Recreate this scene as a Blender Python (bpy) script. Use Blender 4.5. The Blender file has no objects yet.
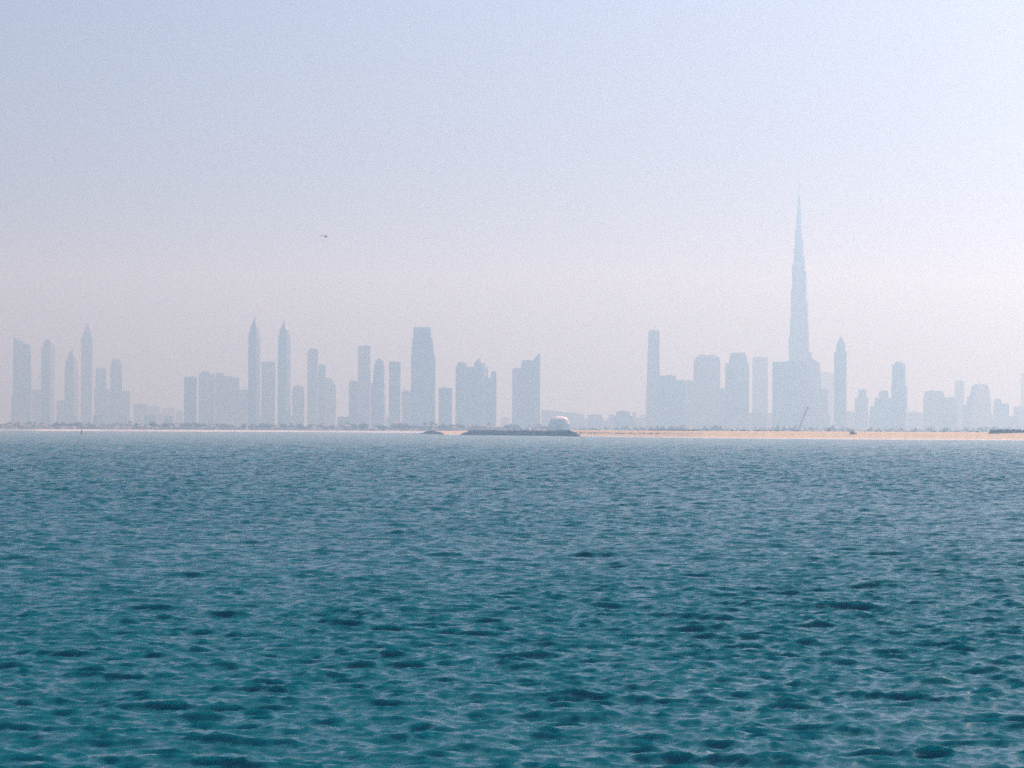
import bpy, bmesh, math, random
import numpy as np
from mathutils import Matrix, Vector
R = math.radians
random.seed(11)
S = bpy.context.scene
COL = S.collection

# ------------------------------------------------------------------ camera
F = 2500.0                       # focal length in pixels of a 1024 wide frame
CAM_H = 6.0
ROLL = 0.0045
HOR = 429.6
cam_d = bpy.data.cameras.new('camera')
cam = bpy.data.objects.new('camera', cam_d)
COL.objects.link(cam)
S.camera = cam
cam_d.sensor_width = 36.0
cam_d.lens = F * 36.0 / 1024.0
cam_d.clip_start = 0.5
cam_d.clip_end = 60000.0
RC = (Matrix.Rotation(R(90) + math.atan((HOR - 384) / F), 4, 'X') @ Matrix.Rotation(ROLL, 4, 'Z'))
cam.matrix_world = Matrix.Translation((0, 0, CAM_H)) @ RC

# ------------------------------------------------------------------ world, sun, exposure
SUN_EL, SUN_AZ = R(38), R(64)    # azimuth measured from the view direction towards the right
world = bpy.data.worlds.new('World')
S.world = world
world.use_nodes = True
wn = world.node_tree
wn.nodes.clear()
sky = wn.nodes.new('ShaderNodeTexSky')
sky.sky_type = 'NISHITA'
sky.sun_disc = False
sky.sun_elevation = SUN_EL
sky.sun_rotation = SUN_AZ
sky.air_density = 1.0
sky.dust_density = 8.0
sky.ozone_density = 5.0
bg = wn.nodes.new('ShaderNodeBackground')
bg.inputs['Strength'].default_value = 0.10
wo = wn.nodes.new('ShaderNodeOutputWorld')
SKY_TINT = (1.0, 0.93, 1.19)
tint = wn.nodes.new('ShaderNodeMix')
tint.data_type = 'RGBA'
tint.blend_type = 'MULTIPLY'
tint.inputs['Factor'].default_value = 1.0
tint.inputs['B'].default_value = (*SKY_TINT, 1)
wn.links.new(sky.outputs[0], tint.inputs['A'])
wn.links.new(tint.outputs['Result'], bg.inputs['Color'])
wn.links.new(bg.outputs[0], wo.inputs['Surface'])

sun_d = bpy.data.lights.new('sun', 'SUN')
sun_d.energy = 5.0
sun_d.angle = R(0.53)
sun_d.color = (1.0, 0.90, 0.93)
sun = bpy.data.objects.new('sun', sun_d)
COL.objects.link(sun)
sd = Vector((math.sin(SUN_AZ) * math.cos(SUN_EL), math.cos(SUN_AZ) * math.cos(SUN_EL), math.sin(SUN_EL)))
sun.rotation_euler = sd.to_track_quat('Z', 'Y').to_euler()
sun.location = (0, 0, 2000)

S.view_settings.view_transform = 'Standard'
S.view_settings.look = 'None'
S.view_settings.gamma = 1.0
S.view_settings.use_curve_mapping = False
S.view_settings.exposure = 0.74
S.cycles.max_bounces = 6
S.cycles.volume_bounces = 0
S.cycles.use_denoising = False

HAZE_DENSITY = 2.55e-4
HAZE_COLOR = (0.375, 0.72, 1.02)
HAZE_G = 0.49
HAZE_X, HAZE_Y0, HAZE_Y1 = 8000, -4000, 14500

# ------------------------------------------------------------------ helpers
def P(px, py, D):
    """point at depth D (metres along y) that the camera sees at that pixel of the photograph"""
    d = RC.to_3x3() @ Vector(((px - 512) / F, -(py - 384) / F, -1.0))
    return Vector((0, 0, CAM_H)) + d * (D / d.y)

def hor(px):
    return HOR + ROLL * (px - 512)

def lay(py, px, z=0.0):
    """depth at which the plane of height z is seen at that pixel"""
    return (CAM_H - z) * F / (py - hor(px))

def tag(o, label=None, cat=None, group=None, kind=None):
    if label: o['label'] = label
    if cat: o['category'] = cat
    if group: o['group'] = group
    if kind: o['kind'] = kind
    return o

def link(name, me, mat=None, parent=None):
    o = bpy.data.objects.new(name, me)
    COL.objects.link(o)
    if mat is not None and not me.materials:
        me.materials.append(mat)
    if parent is not None:
        o.parent = parent
    return o

def empty(name, loc, rz=0.0):
    o = bpy.data.objects.new(name, None)
    COL.objects.link(o)
    o.location = loc
    o.rotation_euler = (0, 0, rz)
    o.empty_display_size = 1
    return o

def copy_tree(o, parent=None):
    c = o.copy()
    COL.objects.link(c)
    if parent is not None:
        c.parent = parent
    for ch in list(o.children):
        copy_tree(ch, c)
    return c

class MB:
    """collects shapes and links them as one mesh object"""
    def __init__(s):
        s.bm = bmesh.new()
        s.uv = s.bm.loops.layers.uv.new('UVMap')
    def box(s, c, size, rz=0.0, bev=0.0, rot=None):
        r = bmesh.ops.create_cube(s.bm, size=1.0)
        M = Matrix.Translation(c) @ (rot if rot is not None else Matrix.Rotation(rz, 4, 'Z')) @ Matrix.Diagonal((*size, 1))
        bmesh.ops.transform(s.bm, matrix=M, verts=r['verts'])
        if bev:
            es = list({e for v in r['verts'] for e in v.link_edges})
            bmesh.ops.bevel(s.bm, geom=es, offset=bev, segments=2, affect='EDGES', profile=0.5)
        return s
    def bar(s, a, b, r0, r1=None, n=8):
        a, b = Vector(a), Vector(b)
        d = b - a
        r = bmesh.ops.create_cone(s.bm, cap_ends=True, segments=n, radius1=r0, radius2=r0 if r1 is None else r1, depth=d.length)
        M = Matrix.Translation((a + b) / 2) @ d.to_track_quat('Z', 'Y').to_matrix().to_4x4()
        bmesh.ops.transform(s.bm, matrix=M, verts=r['verts'])
        return s
    def ball(s, c, size, sub=2, jit=0.0):
        r = bmesh.ops.create_icosphere(s.bm, subdivisions=sub, radius=1.0)
        for v in r['verts']:
            k = 1 + random.uniform(-jit, jit)
            v.co = Vector((v.co.x * size[0] * k, v.co.y * size[1] * k, v.co.z * size[2] * k)) + Vector(c)
        return s
    def loft(s, secs, cap0=False, cap1=True, top_z=None):
        """secs: list of rings (lists of points), bottom to top; UVs in metres along the wall"""
        rings = [[s.bm.verts.new(p) for p in ring] for ring in secs]
        n = len(rings[0])
        for a, b, pa in zip(rings, rings[1:], secs):
            u = 0.0
            for i in range(n):
                j = (i + 1) % n
                try:
                    f = s.bm.faces.new((a[i], a[j], b[j], b[i]))
                except ValueError:
                    continue
                du = (Vector(pa[j]) - Vector(pa[i])).length
                for l, uvv in zip(f.loops, ((u, a[i].co.z), (u + du, a[j].co.z), (u + du, b[j].co.z), (u, b[i].co.z))):
                    l[s.uv].uv = uvv
                u += du
        if cap1: s.bm.faces.new(rings[-1])
        if cap0: s.bm.faces.new(list(reversed(rings[0])))
        return s
    def build(s, name, mat, parent=None, smooth=False, fix=True):
        if fix:
            bmesh.ops.recalc_face_normals(s.bm, faces=s.bm.faces)
        me = bpy.data.meshes.new(name)
        s.bm.to_mesh(me)
        s.bm.free()
        if smooth:
            me.polygons.foreach_set('use_smooth', [True] * len(me.polygons))
        return link(name, me, mat, parent)

# ------------------------------------------------------------------ materials
def new_mat(name):
    m = bpy.data.materials.new(name)
    m.use_nodes = True
    nt = m.node_tree
    b = nt.nodes['Principled BSDF']
    return m, nt, b

def noise_mat(name, c0, c1, scale=1.0, rough=0.8, detail=5, bump=0.0, metal=0.0):
    m, nt, b = new_mat(name)
    tc = nt.nodes.new('ShaderNodeTexCoord')
    nz = nt.nodes.new('ShaderNodeTexNoise')
    nz.inputs['Scale'].default_value = scale
    nz.inputs['Detail'].default_value = detail
    cr = nt.nodes.new('ShaderNodeValToRGB')
    cr.color_ramp.elements[0].position = 0.32
    cr.color_ramp.elements[1].position = 0.68
    cr.color_ramp.elements[0].color = (*c0, 1)
    cr.color_ramp.elements[1].color = (*c1, 1)
    nt.links.new(tc.outputs['Object'], nz.inputs['Vector'])
    nt.links.new(nz.outputs['Fac'], cr.inputs['Fac'])
    nt.links.new(cr.outputs['Color'], b.inputs['Base Color'])
    b.inputs['Roughness'].default_value = rough
    b.inputs['Metallic'].default_value = metal
    if bump:
        bp = nt.nodes.new('ShaderNodeBump')
        bp.inputs['Distance'].default_value = bump
        bp.inputs['Strength'].default_value = 0.6
        nt.links.new(nz.outputs['Fac'], bp.inputs['Height'])
        nt.links.new(bp.outputs['Normal'], b.inputs['Normal'])
    return m

def facade_mat(name, wall, glass, bay=4.0, floor=3.7, mortar=0.9):
    m, nt, b = new_mat(name)
    uv = nt.nodes.new('ShaderNodeUVMap')
    br = nt.nodes.new('ShaderNodeTexBrick')
    br.offset = 0.0
    br.inputs['Color1'].default_value = (*glass, 1)
    br.inputs['Color2'].default_value = (*[g * 1.5 for g in glass], 1)
    br.inputs['Mortar'].default_value = (*wall, 1)
    br.inputs['Scale'].default_value = 1.0
    br.inputs['Mortar Size'].default_value = mortar
    br.inputs['Mortar Smooth'].default_value = 0.1
    br.inputs['Brick Width'].default_value = bay
    br.inputs['Row Height'].default_value = floor
    nt.links.new(uv.outputs['UV'], br.inputs['Vector'])
    nt.links.new(br.outputs['Color'], b.inputs['Base Color'])
    mr = nt.nodes.new('ShaderNodeMapRange')
    mr.inputs['To Min'].default_value = 0.55
    mr.inputs['To Max'].default_value = 0.75
    nt.links.new(br.outputs['Fac'], mr.inputs['Value'])
    nt.links.new(mr.outputs['Result'], b.inputs['Roughness'])
    return m

FAC = [
    facade_mat('facade_glass_blue', (0.14, 0.20, 0.27), (0.03, 0.06, 0.09), 3.0, 3.8, 0.35),
    facade_mat('facade_concrete', (0.26, 0.28, 0.29), (0.04, 0.05, 0.06), 5.0, 3.5, 0.9),
    facade_mat('facade_stone', (0.23, 0.24, 0.24), (0.04, 0.045, 0.05), 4.2, 3.4, 0.8),
    facade_mat('facade_glass_grey', (0.17, 0.22, 0.27), (0.04, 0.065, 0.09), 2.4, 3.9, 0.3),
    facade_mat('facade_white', (0.33, 0.36, 0.38), (0.05, 0.06, 0.07), 4.6, 3.4, 0.9),
]
M_METAL = noise_mat('brushed_metal', (0.22, 0.23, 0.24), (0.30, 0.31, 0.32), 0.2, 0.4, metal=0.6)
M_ROOF = noise_mat('roof_gravel', (0.22, 0.21, 0.2), (0.3, 0.29, 0.27), 0.3, 0.9)

# ------------------------------------------------------------------ water
def spectrum_tile(N, L, lam_peak, lam_min, wind, spread, seed, lam_max=1e9):
    rng = np.random.default_rng(seed)
    k1 = np.fft.fftfreq(N, d=L / N) * 2 * np.pi
    kx, ky = np.meshgrid(k1, k1, indexing='xy')
    k = np.hypot(kx, ky)
    k[0, 0] = 1e-9
    kp = 2 * np.pi / lam_peak
    th = np.arctan2(ky, kx) - wind
    D = np.abs(np.cos(th)) ** spread
    D = np.where(np.cos(th) < 0, D * 0.2, D) + 0.02
    E = np.exp(-1.25 * (kp / k) ** 2) / k ** 4.1 * D
    E *= np.exp(-(k * lam_min / (2 * np.pi)) ** 2)
    E[0, 0] = 0
    H = np.sqrt(E) * (rng.standard_normal((N, N)) + 1j * rng.standard_normal((N, N)))
    h = np.fft.ifft2(H)
    s = h.real.std()
    H /= s
    low = H * np.exp(-(k * 2.6 / (2 * np.pi)) ** 4)
    f = lambda A: np.fft.ifft2(A).real.astype(np.float32)
    return dict(N=N, L=L, h=f(H), dx=f(-1j * kx / k * H), dy=f(-1j * ky / k * H),
                hl=f(low), dxl=f(-1j * kx / k * low), dyl=f(-1j * ky / k * low))

def samp(T, key, x, y):
    N, L, A = T['N'], T['L'], T[key]
    u = (x / L * N) % N
    v = (y / L * N) % N
    i0 = np.floor(u).astype(np.int32); j0 = np.floor(v).astype(np.int32)
    fu = (u - i0).astype(np.float32); fv = (v - j0).astype(np.float32)
    i0 %= N; j0 %= N
    i1 = (i0 + 1) % N; j1 = (j0 + 1) % N
    return (A[j0, i0] * (1 - fu) + A[j0, i1] * fu) * (1 - fv) + (A[j1, i0] * (1 - fu) + A[j1, i1] * fu) * fv

M_WATER, wt, wb = new_mat('sea_water')
wb.inputs['Base Color'].default_value = (0.001, 0.056, 0.065, 1)
wb.inputs['Roughness'].default_value = 0.9
wb.inputs['IOR'].default_value = 1.333
wb.inputs['Specular IOR Level'].default_value = 0.0
wb.subsurface_method = 'BURLEY'
wb.inputs['Subsurface Weight'].default_value = 1.0
wb.inputs['Subsurface Scale'].default_value = 1.0
wb.inputs['Subsurface Radius'].default_value = (0.07, 0.30, 0.38)
wb.inputs['Coat Weight'].default_value = 0.88
wb.inputs['Coat IOR'].default_value = 1.333
wb.inputs['Coat Roughness'].default_value = 0.2
_g = wt.nodes.new('ShaderNodeNewGeometry')
_mp = wt.nodes.new('ShaderNodeMapping')
_mp.inputs['Scale'].default_value = (1.0, 1.9, 1.0)
_mp.inputs['Rotation'].default_value = (0, 0, R(8))
_n1 = wt.nodes.new('ShaderNodeTexNoise'); _n1.inputs['Scale'].default_value = 2.2; _n1.inputs['Detail'].default_value = 4
_n2 = wt.nodes.new('ShaderNodeTexNoise'); _n2.inputs['Scale'].default_value = 7.0; _n2.inputs['Detail'].default_value = 3
_b1 = wt.nodes.new('ShaderNodeBump'); _b1.inputs['Distance'].default_value = 0.016; _b1.inputs['Strength'].default_value = 0.8
_b2 = wt.nodes.new('ShaderNodeBump'); _b2.inputs['Distance'].default_value = 0.008; _b2.inputs['Strength'].default_value = 0.8
wt.links.new(_g.outputs['Position'], _mp.inputs['Vector'])
wt.links.new(_mp.outputs['Vector'], _n1.inputs['Vector'])
wt.links.new(_mp.outputs['Vector'], _n2.inputs['Vector'])
wt.links.new(_n1.outputs['Fac'], _b1.inputs['Height'])
wt.links.new(_n2.outputs['Fac'], _b2.inputs['Height'])
wt.links.new(_b1.outputs['Normal'], _b2.inputs['Normal'])
wt.links.new(_b2.outputs['Normal'], wb.inputs['Coat Normal'])
# light welling up from the body of the water hardly depends on how each facet leans
_up = wt.nodes.new('ShaderNodeMix'); _up.data_type = 'VECTOR'
_up.inputs['Factor'].default_value = 0.72
_up.inputs[5].default_value = (0, 0, 1)
wt.links.new(_g.outputs['Normal'], _up.inputs[4])
_nv = wt.nodes.new('ShaderNodeVectorMath'); _nv.operation = 'NORMALIZE'
wt.links.new(_up.outputs[1], _nv.inputs[0])
wt.links.new(_nv.outputs[0], wb.inputs['Normal'])

WAVE_C = 0.0115
LEAN = 0.75
WAVE_A, WAVE_B, CHOP = 0.048, 0.023, -0.9
def build_water():
    d = [28.0]
    while d[-1] < 11000:
        x = d[-1]
        st = 0.085 if x < 80 else 0.085 + (x - 80) * 0.0018
        if x > 1400: st = min(4.0, 2.35 + (x - 1400) * 0.003) if x < 4900 else 4.0 + (x - 4900) * 0.05
        d.append(x + st)
    d = np.array(d)
    ti = np.linspace(-0.25, 0.25, 501)
    to = 0.25 + 0.37 * np.linspace(0, 1, 36)[1:] ** 1.4
    t = np.concatenate([-to[::-1], ti, to])
    DD, TT = np.meshgrid(d, t, indexing='ij')
    X = DD * TT
    Y = DD.copy()
    A = spectrum_tile(1024, 141.0, 3.3, 0.25, R(81), 9, 8)
    B = spectrum_tile(1024, 47.0, 1.15, 0.12, R(100), 9, 19)
    c, s = math.cos(0.12), math.sin(0.12)
    C = spectrum_tile(1024, 23.0, 0.52, 0.15, R(86), 9, 14)
    XB, YB = c * X - s * Y, s * X + c * Y
    w = np.clip((DD - 450) / 700, 0, 1).astype(np.float32)
    g = lambda T, k, x, y: samp(T, k, x, y) * (1 - w) + samp(T, k + 'l', x, y) * w
    # gusty patches: amplitude of the short chop wanders over tens of metres
    gust = 1 + 0.30 * np.sin(X / 19 + 1.3 * np.sin(Y / 31)) * np.sin(Y / 47 + 0.8 * np.sin(X / 41)) 
    wB = (1 - w) * gust
    wC = np.clip((230 - DD) / 150, 0, 1).astype(np.float32) * gust * WAVE_C
    edge = np.clip((0.61 - np.abs(TT)) / 0.08, 0, 1) * np.clip((DD - 28) / 5, 0, 1) * np.clip((7500 - DD) / 2000, 0, 1)
    edge = edge * (1 + 1.3 * np.clip((DD - 150) / 700, 0, 1) + 0.3 * np.clip((DD - 1100) / 900, 0, 1))
    Z = (WAVE_A * g(A, 'h', X, Y) + WAVE_B * wB * samp(B, 'h', XB, YB) + wC * samp(C, 'h', X, Y)) * edge
    X2 = X + CHOP * (WAVE_A * g(A, 'dx', X, Y) + WAVE_B * wB * samp(B, 'dx', XB, YB) + wC * samp(C, 'dx', X, Y)) * edge
    Y2 = Y + CHOP * (WAVE_A * g(A, 'dy', X, Y) + WAVE_B * wB * samp(B, 'dy', XB, YB) + wC * samp(C, 'dy', X, Y)) * edge
    Y2 = Y2 - LEAN * Z
    nr, nc = X.shape
    co = np.stack([X2, Y2, Z], -1).reshape(-1, 3)
    idx = np.arange(nr * nc).reshape(nr, nc)
    q = np.stack([idx[:-1, :-1], idx[:-1, 1:], idx[1:, 1:], idx[1:, :-1]], -1).reshape(-1, 4)
    # calm outer sheet: both sides, and behind the boat
    ex = np.array([[-6900, 28, 0], [-19.6, 28, 0], [-10850, 15500, 0], [-6900, 11000, 0],
                   [6900, 28, 0], [19.6, 28, 0], [10850, 15500, 0], [6900, 11000, 0],
                   [-6900, -3900, 0], [6900, -3900, 0]], float)
    ex[1, 0] = -28 * 0.62; ex[5, 0] = 28 * 0.62
    ex[2] = (-d[-1] * 0.62, d[-1], 0); ex[3] = (-6900, d[-1], 0); ex[6] = (d[-1] * 0.62, d[-1], 0); ex[7] = (6900, d[-1], 0)
    n0 = len(co)
    co = np.concatenate([co, ex])
    q = np.concatenate([q, np.array([[n0, n0 + 1, n0 + 2, n0 + 3], [n0 + 5, n0 + 4, n0 + 7, n0 + 6]]), ])
    me = bpy.data.meshes.new('water')
    nq = len(q)
    extra = [n0 + 8, n0 + 9, n0 + 4, n0 + 5, n0 + 1, n0]
    loops = np.concatenate([q.reshape(-1), np.array(extra)]).astype(np.int32)
    me.vertices.add(len(co)); me.vertices.foreach_set('co', co.astype(np.float32).reshape(-1))
    me.loops.add(len(loops)); me.loops.foreach_set('vertex_index', loops)
    me.polygons.add(nq + 1)
    me.polygons.foreach_set('loop_start', np.concatenate([np.arange(nq) * 4, [nq * 4]]).astype(np.int32))
    me.polygons.foreach_set('use_smooth', np.ones(nq + 1, bool))
    me.update(calc_edges=True)
    o = link('water', me, M_WATER)
    tag(o, 'choppy teal sea filling the lower half of the view', None, None, 'structure')
    print('water verts', len(co))
build_water()

# ------------------------------------------------------------------ land and beaches
M_SAND_R, _nt, _b = new_mat('beach_sand')
def sand_nodes(nt, b, low, high, z0, z1):
    tc = nt.nodes.new('ShaderNodeTexCoord')
    sx = nt.nodes.new('ShaderNodeSeparateXYZ')
    nt.links.new(tc.outputs['Object'], sx.inputs[0])
    nz = nt.nodes.new('ShaderNodeTexNoise'); nz.inputs['Scale'].default_value = 0.05; nz.inputs['Detail'].default_value = 6
    nt.links.new(tc.outputs['Object'], nz.inputs['Vector'])
    ad = nt.nodes.new('ShaderNodeMath'); ad.operation = 'MULTIPLY_ADD'; ad.inputs[1].default_value = 1.6; 
    nt.links.new(nz.outputs['Fac'], ad.inputs[0]); nt.links.new(sx.outputs['Z'], ad.inputs[2])
    mr = nt.nodes.new('ShaderNodeMapRange'); mr.inputs['From Min'].default_value = z0 + .8; mr.inputs['From Max'].default_value = z1 + .8
    nt.links.new(ad.outputs[0], mr.inputs['Value'])
    mx = nt.nodes.new('ShaderNodeMix'); mx.data_type = 'RGBA'
    mx.inputs['A'].default_value = (*low, 1); mx.inputs['B'].default_value = (*high, 1)
    nt.links.new(mr.outputs['Result'], mx.inputs['Factor'])
    n2 = nt.nodes.new('ShaderNodeTexNoise'); n2.inputs['Scale'].default_value = 0.22; n2.inputs['Detail'].default_value = 8
    nt.links.new(tc.outputs['Object'], n2.inputs['Vector'])
    m2 = nt.nodes.new('ShaderNodeMapRange'); m2.inputs['From Min'].default_value = .3; m2.inputs['From Max'].default_value = .7
    m2.inputs['To Min'].default_value = .8; m2.inputs['To Max'].default_value = 1.15
    nt.links.new(n2.outputs['Fac'], m2.inputs['Value'])
    ml = nt.nodes.new('ShaderNodeMix'); ml.data_type = 'RGBA'; ml.blend_type = 'MULTIPLY'; ml.inputs['Factor'].default_value = 1
    nt.links.new(mx.outputs['Result'], ml.inputs['A']); nt.links.new(m2.outputs['Result'], ml.inputs['B'])
    nt.links.new(ml.outputs['Result'], b.inputs['Base Color'])
    b.inputs['Roughness'].default_value = 0.95
sand_nodes(_nt, _b, (0.34, 0.335, 0.30), (0.30, 0.236, 0.125), 0.5, 1.1)
M_SAND_L, _nt, _b = new_mat('pale_sand')
sand_nodes(_nt, _b, (0.30, 0.33, 0.34), (0.17, 0.18, 0.18), 1.6, 3.2)
M_LAND = noise_mat('dry_ground', (0.22, 0.19, 0.15), (0.34, 0.29, 0.22), 0.01, 0.95)

def interp(tab, x):
    xs = [a for a, _ in tab]
    return float(np.interp(x, xs, [b for _, b in tab]))

# waterline of the near sandy spit and of the far shore: (pixel column, pixel row)
NEAR = [(569, 436.35), (575, 436.4), (600, 436.75), (650, 437.45), (700, 438.2), (770, 438.8), (853, 439.4), (940, 440.0), (1024, 440.6), (1090, 441.2)]
FAR = [(-140, 430.2), (-40, 430.4), (0, 430.5), (35, 431.0), (100, 431.1), (160, 431.5), (230, 431.7), (300, 432.0), (370, 432.6), (430, 432.9), (470, 433.1), (520, 433.2), (600, 433.5)]

def shore_mesh(name, line, prof, mat, step=4, jag=0.0):
    """prof: list of (distance inland, height)"""
    x0, x1 = line[0][0], line[-1][0]
    cols = []
    px = x0
    while px <= x1:
        D = lay(interp(line, px), px) * (1 + random.uniform(-jag, jag))
        X = (P(px, hor(px), D)).x
        row = []
        for dd, z in prof:
            row.append((X * (D + dd) / D, D + dd, z + (random.uniform(-.07, .07) if 0.8 < z else 0)))
        cols.append(row)
        px += step
    bm = bmesh.new()
    vs = [[bm.verts.new(p) for p in r] for r in cols]
    for a, b in zip(vs, vs[1:]):
        for i in range(len(a) - 1):
            bm.faces.new((a[i], b[i], b[i + 1], a[i + 1]))
    bmesh.ops.recalc_face_normals(bm, faces=bm.faces)
    me = bpy.data.meshes.new(name); bm.to_mesh(me); bm.free()
    me.polygons.foreach_set('use_smooth', [True] * len(me.polygons))
    return link(name, me, mat)

near_prof = [(-30, -0.8), (0, 0.05), (8, 0.7), (18, 1.25), (30, 1.6), (48, 3.2), (70, 4.9), (90, 5.6), (120, 5.7), (170, 5.4), (260, 4.0), (400, 3.2)]
far_prof = [(-40, -0.8), (0, 0.05), (10, 0.7), (25, 1.3), (45, 2.3), (70, 3.1), (120, 3.3)]
b1 = shore_mesh('beach', NEAR, near_prof, M_SAND_R, 3, 0.0012)
tag(b1, 'pale orange sand beach of the near spit', None, None, 'structure')
b2 = shore_mesh('beach', FAR, far_prof, M_SAND_L, 5, 0.004)
tag(b2, 'thin white sand strip of the far shore', None, None, 'structure')

def beach_z(px, D):
    D0 = lay(interp(NEAR, px), px)
    return float(np.interp(D - D0, [a for a, _ in near_prof], [b for _, b in near_prof]))

bm = bmesh.new()
edge = []
for px in list(range(-140, 600, 10)):
    D = lay(interp(FAR, px), px) + 90
    edge.append((P(px, hor(px), D).x, D, 3.15))
for px in range(600, 1100, 20):
    D = lay(interp(NEAR, px), px) + 330
    edge.append((P(px, hor(px), D).x, D, 3.1))
edge = [(-6900, edge[0][1] + 2500, 3.1), (-4000, edge[0][1] + 900, 3.1)] + edge + [(3500, edge[-1][1] + 300, 3.1), (6900, edge[-1][1] + 1500, 3.1)]
v0 = [bm.verts.new(p) for p in edge]
v1 = [bm.verts.new((p[0] * 1.0, 11000, 3.1)) for p in edge]
vb = [bm.verts.new((p[0], p[1] - 25, -0.8)) for p in edge]
for i in range(len(edge) - 1):
    bm.faces.new((v0[i], v0[i + 1], v1[i + 1], v1[i]))
    bm.faces.new((vb[i], vb[i + 1], v0[i + 1], v0[i]))
bmesh.ops.recalc_face_normals(bm, faces=bm.faces)
me = bpy.data.meshes.new('ground'); bm.to_mesh(me); bm.free()
tag(link('ground', me, M_LAND), 'flat dry ground the city stands on', None, None, 'structure')

# ------------------------------------------------------------------ haze
hb = MB()
hb.box((0, (HAZE_Y1 + HAZE_Y0) / 2, (-2.0 + 900) / 2), (2 * HAZE_X, HAZE_Y1 - HAZE_Y0, 902))
M_HAZE = bpy.data.materials.new('haze_air')
M_HAZE.use_nodes = True
hn = M_HAZE.node_tree
hn.nodes.clear()
ho = hn.nodes.new('ShaderNodeOutputMaterial')
pv = hn.nodes.new('ShaderNodeVolumePrincipled')
pv.inputs['Color'].default_value = (*HAZE_COLOR, 1)
pv.inputs['Density'].default_value = HAZE_DENSITY
pv.inputs['Absorption Color'].default_value = (1, 1, 1, 1)
pv.inputs['Anisotropy'].default_value = HAZE_G
hn.links.new(pv.outputs[0], ho.inputs['Volume'])
tag(hb.build('haze', M_HAZE), 'pale haze veiling the city', None, None, 'stuff')

# ------------------------------------------------------------------ towers
GROUND_Z = 3.0
def ring(cx, cy, w, dr, n, yaw):
    """plan outline whose silhouette is w wide; dr = depth / width"""
    if n == 4:
        c, s = abs(math.cos(yaw)), abs(math.sin(yaw))
        a = w / (c + dr * s); b = dr * a
        pts = [(-a / 2, -b / 2), (a / 2, -b / 2), (a / 2, b / 2), (-a / 2, b / 2)]
        return [(cx + x * math.cos(yaw) - y * math.sin(yaw), cy + x * math.sin(yaw) + y * math.cos(yaw)) for x, y in pts]
    e = 0.72 if n >= 12 else 1.0
    pts = []
    for i in range(n):
        t = 2 * math.pi * (i + 0.5) / n
        x, y = math.cos(t), math.sin(t)
        x = math.copysign(abs(x) ** e, x); y = math.copysign(abs(y) ** e, y)
        pts.append((x, y))
    m = max(abs(x) for x, y in pts)
    return [(cx + x / m * w / 2, cy + y / m * w / 2 * dr) for x, y in pts]

def prof_rings(prof, D, ymid, n, dr, yaw, cy, base=None, bands=False, slant=None, lip=True):
    """prof: list of (row, left column, right column), lowest first"""
    rings = []
    secs = []
    for (y, xa, xb) in prof:
        X0 = P(xa, ymid, D).x; X1 = P(xb, ymid, D).x
        Z = P((xa + xb) / 2, y, D).z if y is not None else GROUND_Z
        secs.append((Z, (X0 + X1) / 2, X1 - X0))
    out = [secs[0]]
    for a, b in zip(secs, secs[1:]):
        if bands and b[0] - a[0] > 70:
            k = int((b[0] - a[0]) // 62)
            for i in range(1, k + 1):
                t = i / (k + 1)
                z = a[0] + (b[0] - a[0]) * t
                cx = a[1] + (b[1] - a[1]) * t; w = a[2] + (b[2] - a[2]) * t
                out += [(z, cx, w), (z + .01, cx, w - 2.2), (z + 4.2, cx, w - 2.2), (z + 4.21, cx, w)]
        out.append(b)
    if lip and out[-1][2] > 8:
        z, cx, w = out[-1]
        out += [(z + .01, cx, w - 1.2), (z - 1.4, cx, w - 1.21)]
    for (z, cx, w) in out:
        rings.append([(x, y, z) for x, y in ring(cx, cy, max(w, .3), dr, n, yaw)])
    if slant:
        # last three rings follow a sloping roof
        zl = P(prof[-1][1], slant[0], D).z; zr = P(prof[-1][2], slant[1], D).z
        xs = [p[0] for p in rings[-1]]
        xl, xr = min(xs), max(xs)
        k = 3 if lip and out[-1][2] > 6 else 1
        zt = secs[-1][0]
        for q in range(1, k + 1):
            rings[-q] = [(x, y, zl + (zr - zl) * min(1, max(0, (x - xl) / max(.1, xr - xl))) + (z - zt)) for x, y, z in rings[-q]]
    return rings

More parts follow.
